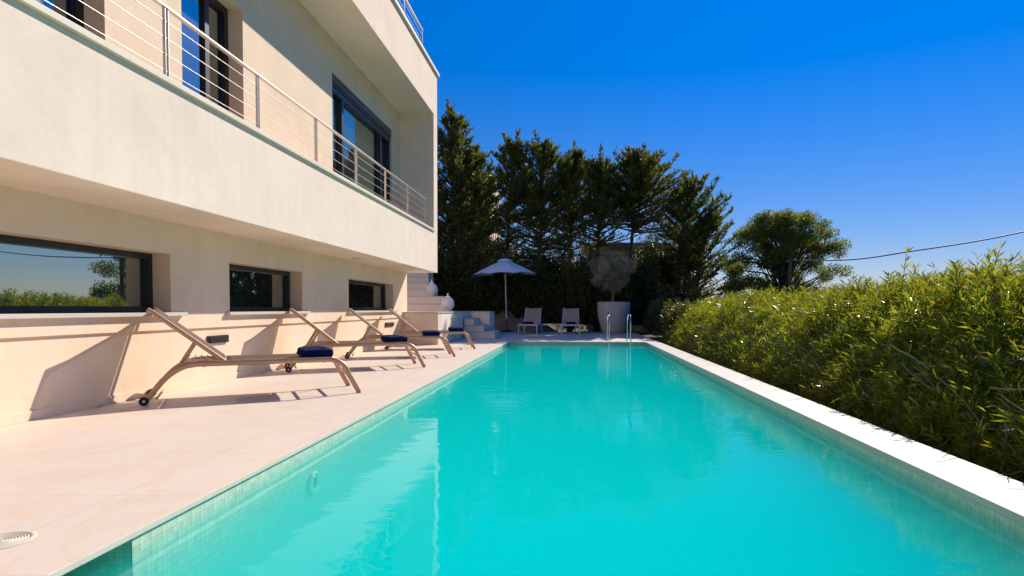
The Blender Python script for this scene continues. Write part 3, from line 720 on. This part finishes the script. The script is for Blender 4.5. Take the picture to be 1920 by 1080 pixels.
# ------------------------------------------------------------------ hedge
def hedge_crest(y):   # height of the crest (h units) along the hedge
    return 1.15 + .05 * np.sin(y * .9 + 1) + .05 * np.sin(y * 2.3) + .05 * np.exp(-((y - 5.6) / 2.0) ** 2) + .04 * np.sin(y * 5.1)
def hedge():
    t = tag(empty('oleander_hedge', (3.4 * H, 8 * H, -.3)), 'long dense green oleander hedge along the right side of the pool', 'hedge')
    off = np.array([3.4 * H, 8 * H, -.3])
    def profile(u, y):         # u 0..1 from the foot of the front to the back of the crest
        c = hedge_crest(y)
        kx = np.array([2.88, 3.00, 3.28, 3.68, 4.18, 4.8, 6.2]); kz = np.array([-.30, .05, .40, .82, 1.0, .98, .90]); ku = np.array([0, .18, .36, .56, .72, .84, 1.0])
        x = np.interp(u, ku, kx); z = np.interp(u, ku, kz); z = np.where(z > .9, z * c, z * (1 + (c - 1) * np.clip(z, 0, 1)))
        return x, z
    bases, dirs, lens = [], [], []; stems = MB(); rnd = random.Random(3)
    def shoots(n, ylo, yhi, nleaf, L0, L1, power):
        yy = ylo + (yhi - ylo) * rng.random(n) ** power; u = rng.random(n) ** .85
        lump = .07 * np.sin(yy * 2.9 + u * 5) * np.sin(yy * 1.3 + 2 + u * 9) + .04 * np.sin(yy * 6.1 + u * 14)
        x, z = profile(u, yy); x2, z2 = profile(np.clip(u + .02, 0, 1), yy)
        tx, tz = x2 - x, z2 - z; nl = np.hypot(tx, tz) + 1e-6; nx, nz = -tz / nl, tx / nl
        nx = np.where(u > .75, 0, nx); nz = np.where(u > .75, 1, nz)
        dep = rng.random(n) ** 1.4 * .38
        P = np.stack([(x + nx * (lump - dep)) * H, yy * H, (z + nz * (lump - dep)) * H], 1)
        D = np.stack([nx * np.where(u < .5, .40, .7) + rng.normal(size=n) * .40, rng.normal(size=n) * .45, nz * .6 + .55 + rng.normal(size=n) * .30], 1)
        D /= np.linalg.norm(D, axis=1, keepdims=True)
        sl_ = rng.uniform(.10, .26, n)
        for k in range(nleaf):
            f = (k + rng.random(n)) / nleaf; q = P + D * (sl_ * f)[:, None]
            a = rng.normal(size=(n, 3)); a -= (a * D).sum(1)[:, None] * D; a /= np.linalg.norm(a, axis=1, keepdims=True)
            d = D * (.45 + .8 * f)[:, None] + a * .8 + np.array([0, 0, -.12])
            bases.append(q); dirs.append(d); lens.append(rng.uniform(L0, L1, n))
    shoots(11000, 1.6, 9.5, 10, .07, .135, 1.0)
    shoots(7200, 9.5, 19.6, 10, .07, .13, 1.0)
    shoots(1200, -3.0, 1.6, 8, .10, .16, 1.0)
    # tall single shoots standing proud of the crest
    tall = [(4.1, 7.7, .50), (4.3, 7.95, .34), (3.9, 5.75, .40), (4.3, 5.5, .48), (4.1, 5.25, .55), (4.6, 5.35, .5), (3.95, 5.0, .42), (4.4, 4.8, .5), (4.2, 6.2, .3), (4.2, 9.4, .25), (4.0, 12.5, .22), (4.3, 15, .25)]
    tall += [(rnd.uniform(3.8, 4.8), rnd.uniform(3, 19), rnd.uniform(.08, .22)) for _ in range(80)]
    for x, y, hh in tall:
        zc = float(hedge_crest(np.array(y))) * 1.0 - .12
        pts, d = limb(stems, (x * H, y * H, zc * H), (rnd.uniform(-.2, .2), rnd.uniform(-.2, .2), 1), (hh + .12) * H, .006, .003, rnd, 6, .2, .02)
        for p in pts[1:]:
            for k in range(5):
                a = rnd.uniform(0, 6.28); bases.append(np.array([tuple(p)])); dirs.append(np.array([[math.cos(a) * .7, math.sin(a) * .7, .75]])); lens.append(np.array([rnd.uniform(.10, .15)]))
    # bare woody stems showing low in the front
    for k in range(90):
        y = rnd.uniform(2.5, 16); z = rnd.uniform(-.2, .5)
        limb(stems, ((2.98 + rnd.uniform(0, .2)) * H, y * H, z * H), (-.35, rnd.uniform(-1, 1), rnd.uniform(-.1, 1)), rnd.uniform(.25, .5), .007, .003, rnd, 6, .45, .02)
    bs = np.concatenate(bases) - off; ds = np.concatenate(dirs); ln = np.concatenate(lens)
    leaves_mesh('foliage', bs, ds, ln, ln * rng.uniform(.11, .17, len(ln)), M['oleander'], t, .25, .10)
    stems.v = [(a - off[0], b_ - off[1], c - off[2]) for a, b_, c in stems.v]
    stems.build('stems', M['bark_pale'], t)['kind'] = 'stuff'
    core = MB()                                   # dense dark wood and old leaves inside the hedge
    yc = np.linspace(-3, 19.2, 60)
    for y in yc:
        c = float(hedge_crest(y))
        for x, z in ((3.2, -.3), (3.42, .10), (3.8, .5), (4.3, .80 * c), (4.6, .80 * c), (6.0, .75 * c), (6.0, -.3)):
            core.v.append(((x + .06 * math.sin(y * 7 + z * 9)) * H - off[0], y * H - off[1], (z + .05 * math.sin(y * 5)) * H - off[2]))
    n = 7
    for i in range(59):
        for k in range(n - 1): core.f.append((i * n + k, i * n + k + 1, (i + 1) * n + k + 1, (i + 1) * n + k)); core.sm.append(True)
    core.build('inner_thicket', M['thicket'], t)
hedge()

# ------------------------------------------------------------------ conifers and background
def conifer(x, y, z_base, z_lo, z_top, rad, label, seed, lean=(0, 0), mat_='cypress', limbs=95, sprays=34, name='conifer_tree', cat='tree', group='conifers behind the pool terrace', asym=0, zbell=.35, bare=0):
    """crown filled from z_lo to z_top (h units), limbs rising outwards, each carrying feathery sprays"""
    rnd = random.Random(seed); t = tag(empty(name, (x * H, y * H, z_base * H)), label, cat, group)
    b = MB(); hgt = (z_top - z_base) * H; lo = (z_lo - z_base) * H; rad *= H
    pts = [Vector((lean[0] * H * (i / 8) ** 1.3 + rnd.uniform(-.05, .05), lean[1] * H * i / 8 + rnd.uniform(-.04, .04), hgt * .93 * i / 8)) for i in range(9)]
    b.tube(pts, [.15 - .13 * i / 8 for i in range(9)], 9, caps=False)
    B, D, Ls = [], [], []
    def at(z):
        f = max(0, min(.999, z / (hgt * .93))) * 8; i = int(f); return pts[i].lerp(pts[i + 1], f - i)
    for k in range(limbs):
        u = (k + rnd.random()) / limbs; z = lo + (hgt * .95 - lo) * u
        env = max(0.0, math.sin(math.pi * min(1, (u + .12) / 1.12) ** (.62))) ** .8 if zbell > 0 else 1
        env = .22 + .78 * (1 - ((u - zbell) / (1.02 - zbell)) ** 2 if u > zbell else 1)
        a = rnd.uniform(0, 2 * math.pi); r = rad * env * rnd.uniform(.55, 1.15)
        r *= 1 + asym * math.cos(a)
        p0 = at(z - r * .25)
        up = .0 + 1.15 * u
        ln = max(.25, r); q, dd = limb(b, p0, (math.cos(a), math.sin(a), up), ln * 1.1, .016 + .012 * ln, .004, rnd, 6, .22, .03)
        for s_ in range(int(sprays * (.5 + ln * .6) * (.30 if u < .26 else 1))):
            f = rnd.random() ** .6 * 6; i = min(5, int(f)); p = q[i].lerp(q[i + 1], f - i)
            a2 = rnd.uniform(0, 6.28); tw = Vector((math.cos(a2), math.sin(a2), .25 + .7 * rnd.random())) * .7 + dd * .8; tw.normalize()
            tl_ = rnd.uniform(.14, .42) * (1.25 - .12 * f)
            B.append(tuple(p)); D.append(tuple(tw)); Ls.append(tl_)
    for k in range(5):                                  # upright leaders that make the tip ragged
        p0 = at(hgt * rnd.uniform(.80, .93)); q, dd = limb(b, p0, (rnd.uniform(-.45, .45), rnd.uniform(-.4, .4), 1), rnd.uniform(.5, 1.15) * min(1.2, rad), .02, .004, rnd, 6, .15, .03)
        for s_ in range(46):
            f = rnd.random() * 6; i = min(5, int(f)); p = q[i].lerp(q[i + 1], f - i); a2 = rnd.uniform(0, 6.28)
            tw = Vector((math.cos(a2) * .6, math.sin(a2) * .6, .9)).normalized(); B.append(tuple(p)); D.append(tuple(tw)); Ls.append(rnd.uniform(.10, .24) * (1.3 - .13 * f))
    b.build('trunk', M['bark'], t)
    B = np.array(B); D = np.array(D); Ls = np.array(Ls); nb, nd, nl = [], [], []
    for k in range(6):                                  # six scale-leaf tufts along each twig
        f = (k + .5) / 6; nb.append(B + D * (Ls * f)[:, None] + rng.normal(size=B.shape) * .015)
        nd.append(D + rng.normal(size=B.shape) * .30 + np.array([0, 0, .15])); nl.append(rng.uniform(.07, .15, len(B)))
    nb, nd, nl = map(np.concatenate, (nb, nd, nl))
    leaves_mesh('crown', nb, nd, nl, nl * rng.uniform(.28, .42, len(nl)), M[mat_], t, .3)
    return t
TD = 28.0
def X(px, d=TD): return (px - 1075) / 1150 * d
def Z(py, d=TD): return 1 + (579 - py) / 1150 * d
TR = [(785, 240, 500, 2.0, 0, 0, 'dark conifer mostly hidden behind the villa corner', 120),
      (846, 214, 540, 2.1, .1, 0, 'tallest dark conifer with a pointed tip right beside the villa wall', 190),
      (893, 286, 540, 2.1, -.1, 0, 'rounded dense conifer second from the villa wall', 170),
      (948, 262, 470, 1.5, .3, 0, 'slim conifer with a lone leaning spike left of the broad middle crowns', 100),
      (1010, 268, 470, 2.2, .15, 0, 'broad conifer standing above the parasol and the left far lounger', 170),
      (1068, 290, 455, 2.0, .1, 0, 'conifer standing above the right far lounger', 140),
      (1118, 303, 455, 1.8, .1, 0, 'narrow conifer between the two broad crowns above the plant pot', 120),
      (1172, 294, 410, 2.3, .5, .15, 'broad wind swept conifer above the big plant pot', 180),
      (1258, 343, 480, 2.0, .8, .40, 'open conifer leaning right with layered branches', 120),
      (1298, 412, 560, 1.6, .6, .25, 'lowest conifer at the right end of the row with bare lower trunk', 100)]
for i, (px, pt, pb, rad, lean, asym, lab, nl_) in enumerate(TR):
    d = TD + (i % 3) * .35
    conifer(X(px, d), d, -.3, Z(pb, d), Z(pt, d), rad, lab, 20 + i, (lean, 0), limbs=nl_, asym=asym, sprays=28)
conifer(X(1288, 28), 28.9, -.3, .9, 4.0, 1.25, 'dark bushy young conifer low behind the right corner of the pool', 61, (.2, 0), limbs=60, sprays=20, asym=.2, name='young_conifer')
# pine on the right
def pine():
    d = 30.0; rnd = random.Random(11); x0, y0 = X(1466, d), d
    t = tag(empty('pine_tree', (x0 * H, y0 * H, -.3)), 'big round crowned pine beyond the hedge behind the utility pole', 'tree')
    b = MB(); B = []; blobs = []
    for k in range(190):
        a = rnd.uniform(0, 6.28); rr = math.sqrt(rnd.random())
        zz = -.3 + 5.5 * rnd.random() ** .9; w_ = 2.85 * math.sqrt(max(.05, 1 - ((zz - 2.3) / 3.35) ** 2)) * H
        blobs.append((Vector((w_ * rr * math.cos(a), w_ * rr * math.sin(a) * .8, (zz + .6) * H)), rnd.uniform(.28, .52)))
    for x, z, r in ((-2.95, 3.3, .4), (-2.7, 1.5, .45), (3.0, 2.9, .42), (2.9, 1.7, .35), (.0, 5.3, .45), (-1.0, 5.0, .45), (1.6, 4.7, .5), (2.6, 4.1, .45), (-2.2, 4.2, .45), (2.2, .8, .5), (-2.0, .6, .5), (-2.3, 2.2, .5), (-1.5, 1.2, .55), (-2.6, .9, .4), (-.9, 1.9, .5), (-.4, 1.0, .5), (.6, 1.3, .5), (-1.9, 3.1, .5)):
        blobs.append((Vector((x * H, rnd.uniform(-.8, .8), (z + .3) * H)), r))
    main, dd = limb(b, (0, 0, 0), (.02, 0, 1), 4.2, .20, .08, rnd, 8, .10)
    for c, r in blobs:
        s0 = main[rnd.randint(2, 7)]
        if s0.z > c.z: s0 = main[max(1, int(c.z / 4.2 * 6))]
        m1 = s0.lerp(c, .5) + Vector((0, 0, .12)); b.tube([s0, m1, c], [.05, .03, .01], 6, caps=False)
        n = int(470 * r * r / .25)
        v = rng.normal(size=(n, 3)); v /= np.linalg.norm(v, axis=1, keepdims=True); rad_ = rng.random(n) ** .45
        B.append(np.array(c)[None] + v * (rad_ * r)[:, None] * np.array([1.1, 1.1, .75]))
    b.build('trunk', M['bark'], t)
    B = np.concatenate(B); n = len(B); D = rng.normal(size=(n, 3)) * .7 + np.array([0, 0, .55])
    leaves_mesh('crown', B, D, rng.uniform(.08, .17, n), rng.uniform(.03, .05, n), M['pine'], t, .3)
pine()
# dark shrub bank behind the deck
def shrub(x0, x1, y0, y1, ztop, n, label, seed, m='shrub', ls=(.06, .13), name='shrub', dens=1.0):
    t = tag(empty(name, ((x0 + x1) / 2 * H, (y0 + y1) / 2 * H, 0)), label, 'shrub', 'dark shrubs behind the deck')
    off = np.array([(x0 + x1) / 2 * H, (y0 + y1) / 2 * H, 0]); r2 = np.random.default_rng(seed)
    core = MB(); nu, nv = 22, 14; cx, cy = (x0 + x1) / 2, (y0 + y1) / 2; rx, ry = (x1 - x0) / 2, (y1 - y0) / 2
    ph = r2.uniform(0, 6, 6)
    def surf(u, v, k=1.0):
        w_ = 1 + .10 * np.sin(5 * u + ph[0] + 3 * v) + .08 * np.sin(9 * u + 7 * v + ph[1]) + .05 * np.sin(17 * u + ph[2] - 11 * v)
        cu, cv = np.cos(u), np.cos(v); ex = .7
        sx = np.sign(cu) * np.abs(cu) ** ex; sy = np.sign(np.sin(u)) * np.abs(np.sin(u)) ** ex; cvv = np.abs(cv) ** .5
        return np.stack([(cx + rx * sx * cvv * w_ * k) * H, (cy + ry * sy * cvv * w_ * k) * H, ztop * np.sin(v) ** .8 * w_ * k * H], -1)
    u = r2.uniform(0, 2 * np.pi, n); v = np.arcsin(r2.random(n)) * .999; k = 1 - r2.random(n) ** 2 * .28
    P = surf(u, v, 1.0) * 1.0; c0 = np.array([cx * H, cy * H, ztop * .3 * H]); P = c0 + (P - c0) * k[:, None]
    D = (P - c0) / np.linalg.norm(P - c0, axis=1, keepdims=True) * .6 + r2.normal(size=(n, 3)) * .6 + np.array([0, 0, .2])
    ln = r2.uniform(*ls, n)
    leaves_mesh('foliage', P - off, D, ln, ln * r2.uniform(.35, .5, n), M[m], t, .25)
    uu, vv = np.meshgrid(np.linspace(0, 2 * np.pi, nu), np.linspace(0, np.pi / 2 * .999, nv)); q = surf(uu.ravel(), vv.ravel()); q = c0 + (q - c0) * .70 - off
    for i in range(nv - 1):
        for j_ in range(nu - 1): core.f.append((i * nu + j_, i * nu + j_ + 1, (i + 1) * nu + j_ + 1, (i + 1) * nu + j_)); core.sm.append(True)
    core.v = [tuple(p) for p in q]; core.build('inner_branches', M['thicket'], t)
    return t
SB = [(-8.2, -5.4, 26.6, 29.2, 4.6, 'dark shrub mass behind the stairs at the villa corner'), (-5.9, -3.5, 26.7, 28.9, 4.0, 'dark shrub left of the parasol canopy'),
      (-3.8, -1.7, 26.7, 28.6, 3.4, 'dark shrub directly behind the parasol'), (-2.1, .1, 26.8, 28.6, 3.7, 'dark shrub between the parasol and the right far lounger'),
      (-.3, 2.0, 26.6, 28.5, 3.5, 'dark shrub behind the right far lounger'), (1.6, 4.0, 26.7, 28.5, 3.3, 'dark shrub behind the big pot'),
      (3.5, 5.6, 25.2, 27.8, 1.9, 'low dark shrub between the pot and the hedge'), (2.95, 4.4, 22.6, 25.4, 1.25, 'low dark shrub against the far end of the hedge'),
      (2.9, 5.6, 29.2, 31.2, 4.6, 'tall dark shrub behind the open conifer at the right end of the row'),
      (3.0, 5.0, 19.4, 22.4, 1.15, 'low dark shrub where the bright hedge ends')]
for i, (x0, x1, y0, y1, zt, lab) in enumerate(SB): shrub(x0, x1, y0, y1, zt, 17000 if zt > 2 else 7000, lab, 40 + i)
shrub(3.0, 3.9, 24.9, 25.9, 1.25, 500, 'small red flowered shrub right of the big pot', 77, 'flower', name='flowering_shrub')
# earth bank left of the parasol
b = MB(); nu, nv = 16, 9; rr = random.Random(2)
for j_ in range(nv):
    for i in range(nu):
        x = -3.6 + 2.9 * i / (nu - 1); y = 26.2 + 2.2 * j_ / (nv - 1); z = max(-.2, (.95 - .42 * abs(x + 3.1)) * min(1, j_ / 2.5) + .10 * math.sin(x * 7) * math.cos(y * 5) + rr.uniform(-.05, .05)) * (0 if j_ == 0 else 1)
        b.v.append((x * H, y * H, z * H))
b.f = [(j_ * nu + i, j_ * nu + i + 1, (j_ + 1) * nu + i + 1, (j_ + 1) * nu + i) for j_ in range(nv - 1) for i in range(nu - 1)]; b.sm = [True] * len(b.f)
tag(b.build('earth_bank', M['earth']), kind='structure')
# neighbouring house glimpsed between the trunks
nb = tag(empty('neighbour_house', (0, 38 * H, 0)), 'flat roofed house half hidden behind the conifers', 'house')
def nbox(name, m, x0, x1, y0, y1, z0, z1, parent=nb):
    q = MB(); q.box(x0 * H, x1 * H, (y0 - 38) * H, (y1 - 38) * H, z0 * H, z1 * H); return q.build(name, M[m], parent)
nbox('wall', 'concrete', 0.8, 5.0, 34, 38, -.3, 4.35); rf = nbox('roof', 'concrete', .5, 5.3, 33.6, 38.4, 4.352, 4.62)
wl = nbox('wall', 'plaster_white', -6.9, -4.9, 36, 41, -.3, 9.0); nbox('chimney', 'plaster_white', -6.35, -5.75, 37, 37.6, 9.0, 10.4, wl)
nbox('terrace', 'plaster_white', -6.0, -3.0, 33, 36, -.3, 4.1)
rl = MB()
for k in range(30):
    x = -5.9 + 2.9 * k / 29; rl.box((x - .02) * H, (x + .02) * H, -4.96 * H, -4.92 * H, 4.1 * H, 5.05 * H)
rl.box(-6 * H, -3 * H, -4.97 * H, -4.91 * H, 5.05 * H, 5.13 * H); rl.build('terrace_railing', M['rail_white'], nb)

# ------------------------------------------------------------------ utility pole and cables
PX, PYY = 9.15 * H, 26 * H
up = MB(); up.tube([(0, 0, -.3), (0, 0, 3.16 * H)], [.085, .07], 12); upo = up.build('utility_pole', M['wood_pole'], loc=(PX, PYY, 0))
tag(upo, 'weathered wooden utility pole in front of the pine', 'utility pole')
br = MB(); br.tube([(-.12, 0, 3.05 * H), (.22, 0, 3.08 * H)], .022, 8); br.tube([(.2, 0, 3.08 * H), (.2, 0, 3.16 * H)], .035, 10); br.build('bracket', M['steel'], upo)
def cable(pts, r, label):
    P_ = [Vector(p) * H for p in pts]; out = []
    for i in range(len(P_) - 1):
        p0, p1, p2, p3 = P_[max(0, i - 1)], P_[i], P_[i + 1], P_[min(len(P_) - 1, i + 2)]
        for k in range(8):
            t = k / 8; out.append(.5 * ((2 * p1) + (p2 - p0) * t + (2 * p0 - 5 * p1 + 4 * p2 - p3) * t * t + (3 * p1 - p0 - 3 * p2 + p3) * t ** 3))
    out.append(P_[-1]); q = MB(); q.tube(out, r, 7); tag(q.build('power_cable', M['cable']), label, 'cable')
cable([(9.25, 25.95, 3.06), (11.2, 24.7, 3.02), (12.5, 23.0, 3.18), (14.7, 20.0, 3.58), (18.6, 15.0, 4.9), (21.0, 12.0, 6.0)], .022, 'thick black cable running right from the utility pole')
cable([(9.05, 26.0, 3.0), (8.2, 27.3, 2.72), (6.9, 29.5, 2.15), (5.0, 33.5, 1.9)], .010, 'thin cable running left from the utility pole into the conifers')
